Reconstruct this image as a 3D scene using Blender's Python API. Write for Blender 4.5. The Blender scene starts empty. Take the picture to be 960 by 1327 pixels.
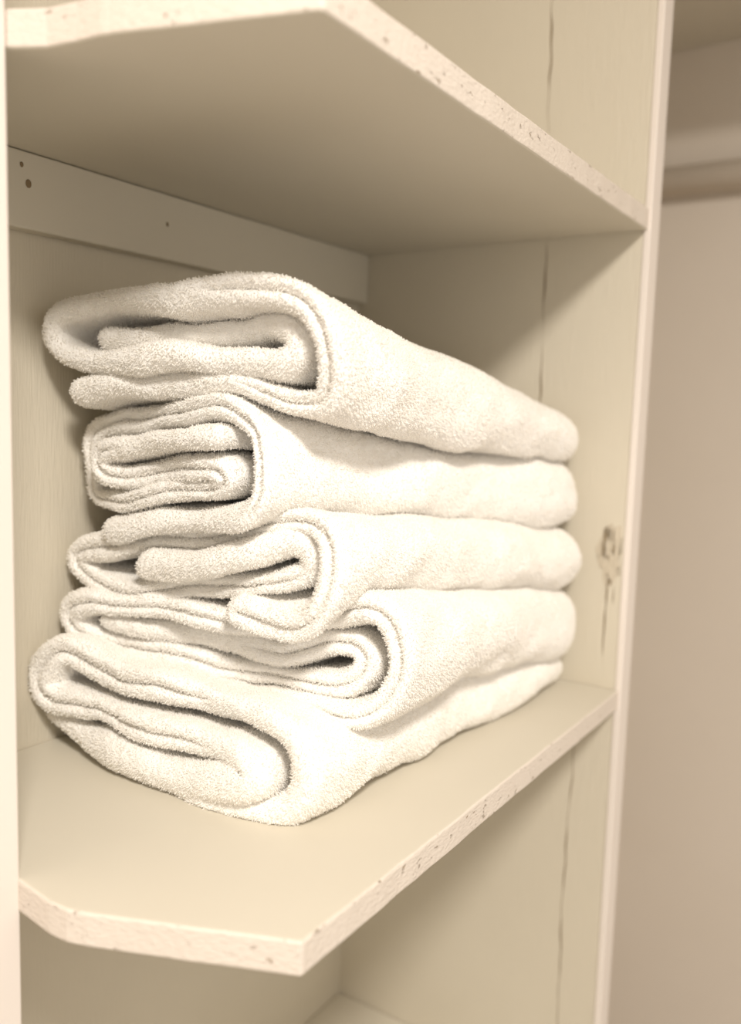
import bpy, math, numpy as np
from mathutils import Matrix, Vector, noise
# Layout unit: 1.0 = 0.25 m.  x = along shelf, y = depth into closet, z = height relative to eye level (1.45 m)
S=0.25; ZC=1.45
def w(W,D,z): return (W*S, D*S, ZC+z*S)
sc=bpy.context.scene
# ---------- camera
yaw,pit,rol=.5797,.1128,.03
ch=np.array([np.cos(yaw),np.sin(yaw),0]); rr=np.array([np.sin(yaw),-np.cos(yaw),0]); zz=np.array([0,0,1.])
F=np.cos(pit)*ch-np.sin(pit)*zz; U=np.sin(pit)*ch+np.cos(pit)*zz
R2=np.cos(rol)*rr+np.sin(rol)*U; U2=-np.sin(rol)*rr+np.cos(rol)*U
cd=bpy.data.cameras.new('camera'); cam=bpy.data.objects.new('camera',cd); sc.collection.objects.link(cam)
m=Matrix.Identity(4)
for i in range(3):
    m[i][0]=R2[i]; m[i][1]=U2[i]; m[i][2]=-F[i]
m[0][3],m[1][3],m[2][3]=w(0,0,0)
cam.matrix_world=m
cd.sensor_fit='HORIZONTAL'; cd.sensor_width=36; cd.lens=42.2; cd.clip_start=.01
cd.dof.use_dof=True; cd.dof.focus_distance=.55; cd.dof.aperture_fstop=4.5
sc.camera=cam
sc.view_settings.view_transform='Standard'
# ---------- materials
def mat(name): 
    m=bpy.data.materials.new(name); m.use_nodes=True; nt=m.node_tree
    return m,nt,nt.nodes['Principled BSDF']
def N(nt,t,**k):
    n=nt.nodes.new(t)
    for a,b in k.items():
        if a in n.inputs: n.inputs[a].default_value=b
        else: setattr(n,a,b)
    return n
def paint(name,c1,c2,rough=.55,bump=.25,stretch=(1,1,1),scale=60,chip=None,chiplo=.66,chipscale=90):
    m,nt,b=mat(name); L=nt.links.new
    tc=N(nt,'ShaderNodeTexCoord'); mp=N(nt,'ShaderNodeMapping'); mp.inputs['Scale'].default_value=stretch
    L(tc.outputs['Object'],mp.inputs[0])
    n1=N(nt,'ShaderNodeTexNoise'); n1.inputs['Scale'].default_value=scale; n1.inputs['Detail'].default_value=5
    L(mp.outputs[0],n1.inputs['Vector'])
    n2=N(nt,'ShaderNodeTexNoise'); n2.inputs['Scale'].default_value=7; n2.inputs['Detail'].default_value=3
    L(tc.outputs['Object'],n2.inputs['Vector'])
    mx=N(nt,'ShaderNodeMix',data_type='RGBA'); mx.inputs[6].default_value=(*c1,1); mx.inputs[7].default_value=(*c2,1)
    L(n2.outputs[0],mx.inputs[0]); out=mx.outputs[2]; hgt=n1.outputs[0]
    if chip:
        n3=N(nt,'ShaderNodeTexNoise'); n3.inputs['Scale'].default_value=chipscale; n3.inputs['Detail'].default_value=6; n3.inputs['Roughness'].default_value=.65
        L(mp.outputs[0],n3.inputs['Vector'])
        rp=N(nt,'ShaderNodeMapRange'); rp.inputs[1].default_value=chiplo; rp.inputs[2].default_value=chiplo+.05
        L(n3.outputs[0],rp.inputs[0])
        m2=N(nt,'ShaderNodeMix',data_type='RGBA'); L(rp.outputs[0],m2.inputs[0]); L(out,m2.inputs[6]); m2.inputs[7].default_value=(*chip,1); out=m2.outputs[2]
        sb=N(nt,'ShaderNodeMath',operation='SUBTRACT'); L(hgt,sb.inputs[0]); L(rp.outputs[0],sb.inputs[1]); hgt=sb.outputs[0]
    L(out,b.inputs['Base Color'])
    bp=N(nt,'ShaderNodeBump'); bp.inputs['Strength'].default_value=bump; bp.inputs['Distance'].default_value=.001
    L(hgt,bp.inputs['Height']); L(bp.outputs[0],b.inputs['Normal'])
    b.inputs['Roughness'].default_value=rough
    return m
C1=(.665,.62,.52); C2=(.625,.58,.48)
m_shelf=paint('painted_shelf',C1,C2,bump=.2,scale=40)
m_edge=paint('rough_painted_edge',(.77,.70,.62),(.69,.61,.52),bump=.8,stretch=(1,1,2),scale=240,chip=(.48,.38,.27),chiplo=.64,chipscale=130)
m_panel=paint('painted_panel',(.67,.615,.50),(.625,.57,.46),bump=.6,stretch=(8,8,.6),scale=80)
m_knot=paint('knotty_wood',(.62,.55,.43),(.56,.49,.38),bump=1.,stretch=(2,2,.6),scale=240,chip=(.34,.26,.16),chiplo=.56,chipscale=110)
m_wall=paint('wall_paint',(.73,.66,.575),(.69,.62,.53),bump=.12,scale=90)
m_white=paint('white_trim',(.82,.75,.69),(.79,.72,.65),bump=.1,rough=.4)
m_floor=paint('floor_carpet',(.35,.28,.2),(.3,.24,.17),bump=.5,scale=200)
m_dark,_,b=mat('crack_dark'); b.inputs['Base Color'].default_value=(.24,.175,.10,1); b.inputs['Roughness'].default_value=.9
# ---------- mesh helpers
rng=np.random.default_rng(4)
def mesh(name,vs,fs,mats,parent=None,smooth=False):
    me=bpy.data.meshes.new(name); me.from_pydata(vs,[],fs); me.update()
    for mm in (mats if isinstance(mats,list) else [mats]): me.materials.append(mm)
    if smooth: me.polygons.foreach_set('use_smooth',[True]*len(me.polygons))
    o=bpy.data.objects.new(name,me); sc.collection.objects.link(o)
    if parent: o.parent=parent
    return o
def prism(name,poly,z0,z1,mats,parent=None,bev=.0015,side=0):
    n=len(poly); vs=[w(a,b,z0) for a,b in poly]+[w(a,b,z1) for a,b in poly]
    fs=[list(range(n))[::-1],list(range(n,2*n))]+[[i,(i+1)%n,n+(i+1)%n,n+i] for i in range(n)]
    o=mesh(name,vs,fs,mats,parent)
    for i,p in enumerate(o.data.polygons): p.material_index=0 if i<2 else side
    if bev:
        md=o.modifiers.new('bevel','BEVEL'); md.width=bev; md.segments=3; md.limit_method='ANGLE'
    return o
def box(name,W0,W1,D0,D1,z0,z1,mats,parent=None,bev=.0015):
    return prism(name,[(W0,D0),(W1,D0),(W1,D1),(W0,D1)],z0,z1,mats,parent,bev)
FL,CE=-5.8,3.3
# ---------- room
box('wall_back',-6,5.4,2.17,2.4,FL,CE,m_wall,bev=0)
box('wall_right',5.2,5.4,-6,2.17,FL,CE,m_wall,bev=0)
box('floor',-6,5.4,-6,2.4,FL-.2,FL,m_floor,bev=0)
box('ceiling',-6,5.4,-6,2.4,CE,CE+.2,m_wall,bev=0)
# ---------- shelving unit
unit=bpy.data.objects.new('built_in_closet_shelving',None); sc.collection.objects.link(unit)
pt=box('side_panel_right',3.159,3.25,.95,2.17,FL,CE,m_panel,unit)
box('back_panel',1.05,3.159,2.162,2.1695,FL,CE,m_panel,unit,0)
box('panel_front_trim',3.155,3.262,.925,.95,FL,CE,m_white,unit,.001)
box('side_panel_left',.86,1.05,1.575,2.17,FL,CE,m_panel,unit)
box('left_front_trim',.80,1.061,1.555,1.575,FL,CE,m_white,unit,.001)
def rough_poly(P):
    """hand-cut outline: front and left cuts slightly wavy"""
    out=[]
    for i in range(len(P)):
        a=np.array(P[i]);b_=np.array(P[(i+1)%len(P)]); 
        wavy=i<5; n=max(1,int(np.linalg.norm(b_-a)/.07)) if wavy else 1
        nr=np.array([-(b_-a)[1],(b_-a)[0]])/np.linalg.norm(b_-a)
        for j in range(n):
            p=a+(b_-a)*j/n
            if j: p=p+nr*rng.uniform(-.0016,.0016)
            out.append(tuple(p))
    return out
pm=[(3.157,.9344),(1.235,.9344),(1.060,1.335),(1.045,1.38),(1.042,1.43),(1.056,1.553),(1.063,1.58),(1.063,2.161),(3.157,2.161)]
pu=[(3.157,.9344),(1.235,.9344),(1.126,1.30),(1.114,1.35),(1.110,1.41),(1.098,1.482),(1.063,1.553),(1.063,2.161),(3.157,2.161)]
for nm,zt,pp in (('shelf_upper',.67+.0736,pu),('shelf_middle',-1.,pm),('shelf_lower',-2.72,pm)):
    prism(nm,rough_poly(pp),zt-.0736,zt,[m_shelf,m_edge],unit,.0017,1)
box('shelf_cleat_upper',1.07,3.155,2.11,2.161,.466,.668,m_shelf,unit)
box('shelf_cleat_middle',1.07,3.155,2.11,2.161,-1.28,-1.075,m_shelf,unit)
for i,(a,b_) in enumerate(((1.50,.585),(2.0,.575),(1.48,.63))):
    bpy.ops.mesh.primitive_uv_sphere_add(segments=16,ring_count=8,radius=.0022 if i==0 else .0014,location=w(a,2.109,b_))
    o=bpy.context.object; o.name='screw_hole'; o.scale=(1,.25,1.3); o.parent=unit; o.data.materials.append(m_dark)
def crack(name,D0,z0,z1,wd,amp=.008):
    n=max(4,int((z1-z0)/.02)); zs=np.linspace(z0,z1,n); ph=rng.uniform(0,6,4)
    vs=[];fs=[]
    for i,zq in enumerate(zs):
        d=D0+amp*(math.sin(zq*5+ph[0])+.5*math.sin(zq*17+ph[1])+.25*math.sin(zq*53+ph[2])); h=wd*(.25+.75*abs(math.sin(zq*9+ph[3])+.3*math.sin(zq*41)))/2*min(1,3*i/n+.1,3*(n-1-i)/n+.1)
        vs+= [w(3.1575,d-h,zq),w(3.1575,d+h,zq)]
        if i: fs.append([2*i-2,2*i-1,2*i+1,2*i])
    mesh(name,vs,fs,m_dark,unit)
crack('crack_a',1.315,.30,.66,.006,.005); crack('crack_b',1.31,-.1,.30,.006,.005); crack('crack_c',1.33,1.05,1.7,.007,.007)
crack('crack_d',1.10,-2.6,-1.1,.0055,.005); crack('crack_e',1.005,-.88,-.66,.006,.003); crack('crack_f',1.0,-.69,-.59,.007,.003); crack('crack_g',.978,-.68,-.61,.005,.002)
# patched knot: irregular rough area, slightly raised top lip
vs=[];fs=[]; nr,na=22,90
for i in range(nr):
    for j in range(na):
        a=2*math.pi*j/na; r=i/(nr-1); R=r*(1+.10*math.sin(3*a+1)+.08*math.sin(5*a+2)+.05*math.sin(9*a)+.04*math.sin(17*a))
        d_=1.0+.047*R*math.cos(a); z_=-.49+.12*R*math.sin(a)
        fade=(1-r**3)
        hgt=(.007*abs(noise.noise(Vector((d_*90,z_*22,1))))+.004*abs(noise.noise(Vector((d_*200,z_*60,3)))))*fade+.002*math.exp(-((r-.85)/.1)**2)*max(0,math.sin(a))**3
        vs.append(w(3.1585-(hgt if r<1 else -.003),d_,z_))
for i in range(nr-1):
    for j in range(na): fs.append([i*na+j,i*na+(j+1)%na,(i+1)*na+(j+1)%na,(i+1)*na+j])
mesh('wood_knot',vs,fs,m_knot,unit,True)
# ---------- far bay
bay=bpy.data.objects.new('closet_rod_shelf',None); sc.collection.objects.link(bay)
box('shelf_board',3.35,5.195,-4,2.168,2.07,2.15,m_shelf,bay)
def cyl(name,p,q,r,mt,parent):
    p=Vector(p);q=Vector(q); bpy.ops.mesh.primitive_cylinder_add(vertices=48,radius=r,depth=(q-p).length,location=(p+q)/2)
    o=bpy.context.object;o.name=name;o.rotation_euler=(q-p).to_track_quat('Z','Y').to_euler();o.parent=parent;o.data.materials.append(mt)
    bpy.ops.object.shade_smooth(); return o
cyl('rod',w(5.12,-3.9,1.34),w(5.12,2.16,1.34),.0195,m_wall,bay)
cyl('flange',w(5.10,2.10,1.34),w(5.10,2.168,1.34),.024,m_wall,bay)
box('rod_bracket',5.10,5.15,-3.0,-2.95,1.35,2.07,m_white,bay)
# ---------- towels
mt,nt,b=mat('terry_cloth'); L=nt.links.new
b.inputs['Roughness'].default_value=.95
b.inputs['Sheen Weight'].default_value=.3; b.inputs['Sheen Roughness'].default_value=.5
b.inputs['Specular IOR Level'].default_value=.1
tc=N(nt,'ShaderNodeTexCoord'); v=N(nt,'ShaderNodeTexVoronoi'); v.inputs['Scale'].default_value=620
mp=N(nt,'ShaderNodeMapping'); mp.inputs['Scale'].default_value=(.7,1,1.25); L(tc.outputs['Object'],mp.inputs[0]); L(mp.outputs[0],v.inputs['Vector'])
n=N(nt,'ShaderNodeTexNoise'); n.inputs['Scale'].default_value=260; n.inputs['Detail'].default_value=3; L(tc.outputs['Object'],n.inputs['Vector'])
ad=N(nt,'ShaderNodeMath',operation='SUBTRACT'); L(n.outputs[0],ad.inputs[0]); L(v.outputs['Distance'],ad.inputs[1])
bp=N(nt,'ShaderNodeBump'); bp.inputs['Strength'].default_value=.45; bp.inputs['Distance'].default_value=.0012
L(ad.outputs[0],bp.inputs['Height']); L(bp.outputs[0],b.inputs['Normal'])
b.inputs['Base Color'].default_value=(.97,.945,.90,1)
# fibres: partly translucent cotton
mh=bpy.data.materials.new('terry_loops'); mh.use_nodes=True; nt2=mh.node_tree; nt2.nodes.clear()
o_=N(nt2,'ShaderNodeOutputMaterial'); df=N(nt2,'ShaderNodeBsdfDiffuse'); df.inputs[0].default_value=(.97,.95,.91,1)
tr=N(nt2,'ShaderNodeBsdfTranslucent'); tr.inputs[0].default_value=(.98,.945,.89,1); mxs=N(nt2,'ShaderNodeMixShader'); mxs.inputs[0].default_value=.36
nt2.links.new(df.outputs[0],mxs.inputs[1]); nt2.links.new(tr.outputs[0],mxs.inputs[2]); nt2.links.new(mxs.outputs[0],o_.inputs[0])
tex=bpy.data.textures.new('terry_lumps','CLOUDS'); tex.noise_scale=.007; tex.noise_depth=1
def catmull(P,n):
    P=np.array(P,float); P=np.vstack([2*P[0]-P[1],P,2*P[-1]-P[-2]]); out=[]
    for i in range(1,len(P)-2):
        p0,p1,p2,p3=P[i-1:i+3]; t=np.linspace(0,1,24,endpoint=False)[:,None]
        out.append(.5*((2*p1)+(-p0+p2)*t+(2*p0-5*p1+4*p2-p3)*t**2+(-p0+3*p1-3*p2+p3)*t**3))
    out=np.vstack(out+[P[-2:-1]]); 
    s=np.r_[0,np.cumsum(np.linalg.norm(np.diff(out,axis=0),axis=1))]
    q=np.arange(0,s[-1],n)
    return np.c_[np.interp(q,s,out[:,0]),np.interp(q,s,out[:,1])],q
def sm(x): x=np.clip(x,0,1); return x*x*(3-2*x)
def PT(s): return np.array([[float(a) for a in p.split(',')] for p in s.split()])/1000
def towel(seed,path,h,W0f,W0b,Dff,top,bot,back0,back1,D0,groove=(0,1)):
    """path: folded cross-section (depth,height) of the cloth centre line at the open end; swept along the shelf.
    top/bot: (x, height) of the upper / lower front boundary along the towel."""
    rg=np.random.default_rng(seed)
    k=(W0b-W0f)/(2.13-D0)
    c,s=catmull(PT(path),.011)
    for _ in range(6): c[1:-1]=(c[:-2]+2*c[1:-1]+c[2:])/4
    Dmin=c[:,0].min()-h; Dmax=c[:,0].max()+h
    tg=np.gradient(c,axis=0); tg/=np.linalg.norm(tg,axis=1)[:,None]+1e-9; nn=np.c_[-tg[:,1],tg[:,0]]
    hh=h*(1+.12*np.sin(s*5+rg.uniform(0,6))+.07*np.sin(s*13+rg.uniform(0,6)))
    M=len(s); a=np.linspace(0,np.pi,9)[1:-1]
    idx=np.r_[np.arange(M),np.full(7,M-1),np.arange(M)[::-1],np.full(7,0)]
    off=np.vstack([nn, np.cos(a)[:,None]*nn[-1]+np.sin(a)[:,None]*tg[-1], -nn[::-1], -np.cos(a)[:,None]*nn[0]-np.sin(a)[:,None]*tg[0]])
    K=len(idx); hK=hh[idx]; sK=s[idx]; sn=sK/s[-1]
    gr=sm((sn-groove[0])/.05)*sm((groove[1]-sn)/.05)   # where the two plies of cloth separate at the hem
    Wend=3.135
    ct=PT(top); cb=PT(bot)
    nv=int((Wend-W0f)/.012); vv=np.linspace(0,1,nv)
    tfs=np.r_[0,.08,.18,.3,.42,.55,.68,.8,.9,.96,.99]
    def woff(tf):
        single=1-np.sqrt(1-tf*tf)
        dbl=.75*(1-np.sqrt(1-min(1,((.5-tf)/.5))**2)) if tf<.5 else 1-np.sqrt(1-((tf-.5)/.5)**2)
        return single*(1-gr)+dbl*gr
    sl=[(0,woff(t),t) for t in tfs]+[(x,None,1.) for x in vv]+[(1,woff(t),t) for t in tfs[::-1]]
    jit=.026*np.sin(sK*2.1+rg.uniform(0,6))+.016*np.sin(sK*5.3+rg.uniform(0,6))+.010*np.sin(sK*14+rg.uniform(0,6))
    P1,P2,P3,P4=rg.uniform(0,6,4)
    V=[];AM=[]
    tf0=np.interp(W0f,ct[:,0],ct[:,1]); bf0=np.interp(W0f,cb[:,0],cb[:,1])
    for v_,wo,tf in sl:
        o=c[idx]+off*hK[:,None]*tf
        D=o[:,0]; z=o[:,1]+.006*np.sin(sK*6+P4)+.004*np.sin(sK*17+P1)
        ss=np.clip((D-Dmin)/(Dmax-Dmin),0,1)
        W0=W0f+k*(D-Dmin)+jit
        We=Wend-.02*ss+.3*jit
        q=h*1.0
        Wa=W0+q; Wb=We-q
        W=Wa+(Wb-Wa)*v_
        if wo is not None: W = W0+q*wo if v_==0 else We-q*wo
        g=(W-W0f)/(Wend-W0f)
        ZB=bf0+(back0[0]-bf0)*ss; ZT=tf0+(back0[1]-tf0)*ss
        tfW=np.interp(W,ct[:,0],ct[:,1]); bfW=np.interp(W,cb[:,0],cb[:,1])
        gb=np.clip(g,0,1)
        ZBw=bfW+(back0[0]+(back1[0]-back0[0])*gb-bfW)*ss; ZTw=tfW+(back0[1]+(back1[1]-back0[1])*gb-tfW)*ss
        rel=(z-ZB)/(ZT-ZB)
        tp=1-.28*np.clip((g-.88)/.12,0,1)**2.2
        rel2=.42+(rel-.42)*tp
        blend=sm(g/.12)
        zn=ZBw+(rel*(1-blend)+rel2*blend)*(ZTw-ZBw)
        Dfar=Dff+(D-Dmin)*( (2.08-Dff)/(Dmax-Dmin))
        Dn=D+(Dfar-D)*gb
        Dn=Dn+(1-ss)*.07*np.clip((g-.92)/.08,0,1)**2
        wr=.010*np.sin(W*4+P1+sK*1.3)+.005*np.sin(W*11+P2-sK*3)
        am=sm(g/.15)
        Dn=Dn+wr*am
        V.append(np.c_[W*S,Dn*S,ZC+zn*S]); AM.append(.5+.5*am*(1-sm((g-.93)/.07)))
    V=np.array(V); AM=np.array(AM); ns=len(V); fl=V.reshape(-1,3); am=AM.reshape(-1)
    # crumple: gentle dents shared by neighbouring layers
    nv1=np.array([noise.noise_vector(Vector((x*14,y*26,z*26))) for x,y,z in fl])
    nv2=np.array([noise.noise_vector(Vector((x*38+5,y*55,z*55))) for x,y,z in fl])
    d=(nv1*.0046+nv2*.0022)*am[:,None]; d[:,0]*=.5
    fl=fl+d; fl[:,2]=np.maximum(fl[:,2],ZC-.998*S); fl[:,0]=np.minimum(fl[:,0],3.135*S); fl[:,1]=np.minimum(fl[:,1],2.155*S)
    V=fl.reshape(ns,K,3)
    V3=V.copy(); V=V.reshape(-1,3)
    I=np.arange(ns*K).reshape(ns,K).copy()
    I[0]=I[0][idx]; I[-1]=I[-1][idx]
    A=I[:-1];B=I[1:]
    Fq=np.stack([A,np.roll(A,-1,1),np.roll(B,-1,1),B],-1).reshape(-1,4)
    me=bpy.data.meshes.new('folded_towel'); 
    me.vertices.add(len(V)); me.vertices.foreach_set('co',V.ravel())
    me.loops.add(Fq.size); me.loops.foreach_set('vertex_index',Fq.ravel())
    me.polygons.add(len(Fq)); me.polygons.foreach_set('loop_start',np.arange(0,Fq.size,4)); me.polygons.foreach_set('loop_total',np.full(len(Fq),4))
    me.update(calc_edges=True); me.validate(); me.polygons.foreach_set('use_smooth',np.ones(len(me.polygons),bool))
    me.materials.append(mt)
    o=bpy.data.objects.new('folded_towel',me); sc.collection.objects.link(o)
    md=o.modifiers.new('lumps','DISPLACE'); md.texture=tex; md.strength=.0014; md.mid_level=.5; md.texture_coords='LOCAL'
    # terry loops as short fibres over exposed cloth
    P00=V3[:-1]; P10=V3[1:]; P01=np.roll(V3,-1,1)[:-1]; P11=np.roll(V3,-1,1)[1:]
    cen=(P00+P10+P01+P11)/4; nrm=np.cross(P11-P00,P10-P01); ar=np.linalg.norm(nrm,axis=2)/2; nrm/=(2*ar[...,None]+1e-12)
    Dc=cen[...,1]/S; Wc=cen[...,0]/S
    j=np.unravel_index(np.argmin(np.where((Wc>2)&(Wc<2.8),Dc,9)),Dc.shape)
    if nrm[j][1]>0: nrm=-nrm
    expo=((Wc<W0f+.16)|(Dc<Dmin+.16)|(Dc<Dff+.16)|(Wc>3.0)|(nrm[...,2]>.6)*(Dc<Dmin+.45))
    nrmF=nrm.reshape(-1,3); p=(ar*expo).reshape(-1); p/=p.sum()
    nh=int((ar*expo).sum()/ (1.0e-3)**2); nh=min(nh,170000)
    q=rg.choice(len(p),nh,p=p); u_,v2=rg.random(nh)[:,None],rg.random(nh)[:,None]
    a0,a1,a2,a3=[x.reshape(-1,3)[q] for x in (P00,P10,P01,P11)]
    base=(a0*(1-u_)+a1*u_)*(1-v2)+(a2*(1-u_)+a3*u_)*v2
    nq=nrmF[q]; rv=rg.normal(size=(nh,3))*.45; rv2=rg.normal(size=(nh,3))*.8; grav=np.array([0,0,-.2])
    ln=.00125*rg.uniform(.6,1.3,(nh,1))
    p1=base-nq*.0006; p2=base+nq*ln*.5+rv*ln*.3; d3=nq+rv+rv2*.4+grav; p3=p2+d3/np.linalg.norm(d3,axis=1)[:,None]*ln*.55
    HC=bpy.data.hair_curves.new('terry_loops'); HC.add_curves([3]*nh)
    HC.attributes['position'].data.foreach_set('vector',np.stack([p1,p2,p3],1).ravel())
    ra=HC.attributes.get('radius') or HC.attributes.new('radius','FLOAT','POINT')
    ra.data.foreach_set('value',np.tile([.0003,.00027,.00014],nh).astype(np.float32))
    HC.materials.append(mh)
    ho=bpy.data.objects.new('terry_loops',HC); sc.collection.objects.link(ho); ho.parent=o
towel(1,"1907,173 1713,186 1538,205 1399,220 1306,193 1288,140 1348,106 1490,117 1713,127 1930,118 2046,139 2081,194 2039,247 1901,263 1713,261 1469,277 1312,280 1222,235 1187,130 1211,34 1296,23 1396,43 1537,60 1765,64 2003,47",
 .034,1.62,1.545,1.112,"1513,289 1639,263 1797,230 2016,188 2277,150 2596,83 2881,35 3102,-11","1498,-24 1653,-48 1814,-73 2038,-102 2304,-135 2624,-159 3016,-178",(-.02,.33),(-.12,.10),1.25,(.6,.85))
towel(2,"1922,-352 1685,-307 1514,-280 1404,-256 1364,-200 1374,-80 1408,-26 1518,0 1746,-19 1970,-42 2057,-77 2068,-166 2059,-254 1938,-271 1685,-229 1529,-209 1475,-174 1530,-147 1746,-172 1938,-191 1964,-149 1904,-120 1686,-92 1490,-72",
 .032,1.60,1.625,1.080,"1580,-24 1851,-53 2000,-80 2201,-110 2428,-142 2688,-163 2987,-176","1562,-288 1621,-255 1721,-233 1858,-241 2009,-260 2211,-282 2441,-316 2705,-355 3065,-393",(-.40,-.02),(-.38,-.12),1.4,(.15,.9))
towel(3,"1788,-430 1587,-400 1414,-349 1322,-320 1271,-346 1270,-392 1331,-430 1436,-447 1612,-469 1802,-503 2007,-506 2094,-471 2068,-423 1917,-387 1719,-355 1512,-307 1323,-261 1222,-279 1187,-360 1202,-456 1271,-514 1387,-521 1472,-508",
 .034,1.68,1.61,1.086,"1524,-206 1664,-216 1823,-236 2042,-260 2301,-298 2611,-343 3061,-393","1618,-512 1737,-467 1801,-444 1978,-454 2226,-483 2635,-555 2985,-606",(-.57,-.40),(-.60,-.38),1.25,(.2,1.1))
towel(4,"1958,-615 1773,-625 1573,-630 1409,-641 1276,-596 1191,-588 1173,-636 1231,-681 1340,-702 1572,-707 1825,-700 2014,-680 2084,-635 2063,-582 1958,-551 1773,-552 1574,-561 1410,-579 1278,-525 1153,-480 1079,-530 1071,-637 1124,-726 1250,-763 1429,-771 1620,-774 1824,-767 2000,-740",
 .034,1.8,1.63,1.093,"1614,-395 1799,-413 2067,-449 2537,-534 2966,-602","1531,-678 1743,-716 1907,-723 2199,-727 2570,-775 3055,-859",(-.76,-.57),(-.84,-.60),1.2,(.1,.95))
towel(5,"2105,-909 1941,-946 1729,-953 1535,-945 1394,-919 1322,-873 1378,-844 1536,-855 1729,-856 1940,-847 2087,-843 2130,-782 2051,-700 1908,-726 1701,-744 1511,-751 1361,-750 1243,-772 1207,-845 1228,-927 1308,-975 1406,-985 1588,-990",
 .043,1.56,1.53,1.119,"1546,-727 1729,-766 1942,-798 2103,-797 2380,-787 2718,-820 3137,-882","1000,-1000 3200,-1000",(-.93,-.70),(-1,-.84),1.246,(.30,.75))
# ---------- lights
l=bpy.data.lights.new('ceiling_light','AREA'); l.shape='DISK'; l.size=.28; l.energy=32; l.color=(1,.935,.86)
o=bpy.data.objects.new('ceiling_light',l); o.location=w(-1.2,-1.9,3.2); sc.collection.objects.link(o)
wd=bpy.data.worlds.new('world'); sc.world=wd; wd.use_nodes=True
wd.node_tree.nodes['Background'].inputs[0].default_value=(1,.92,.83,1); wd.node_tree.nodes['Background'].inputs[1].default_value=.9
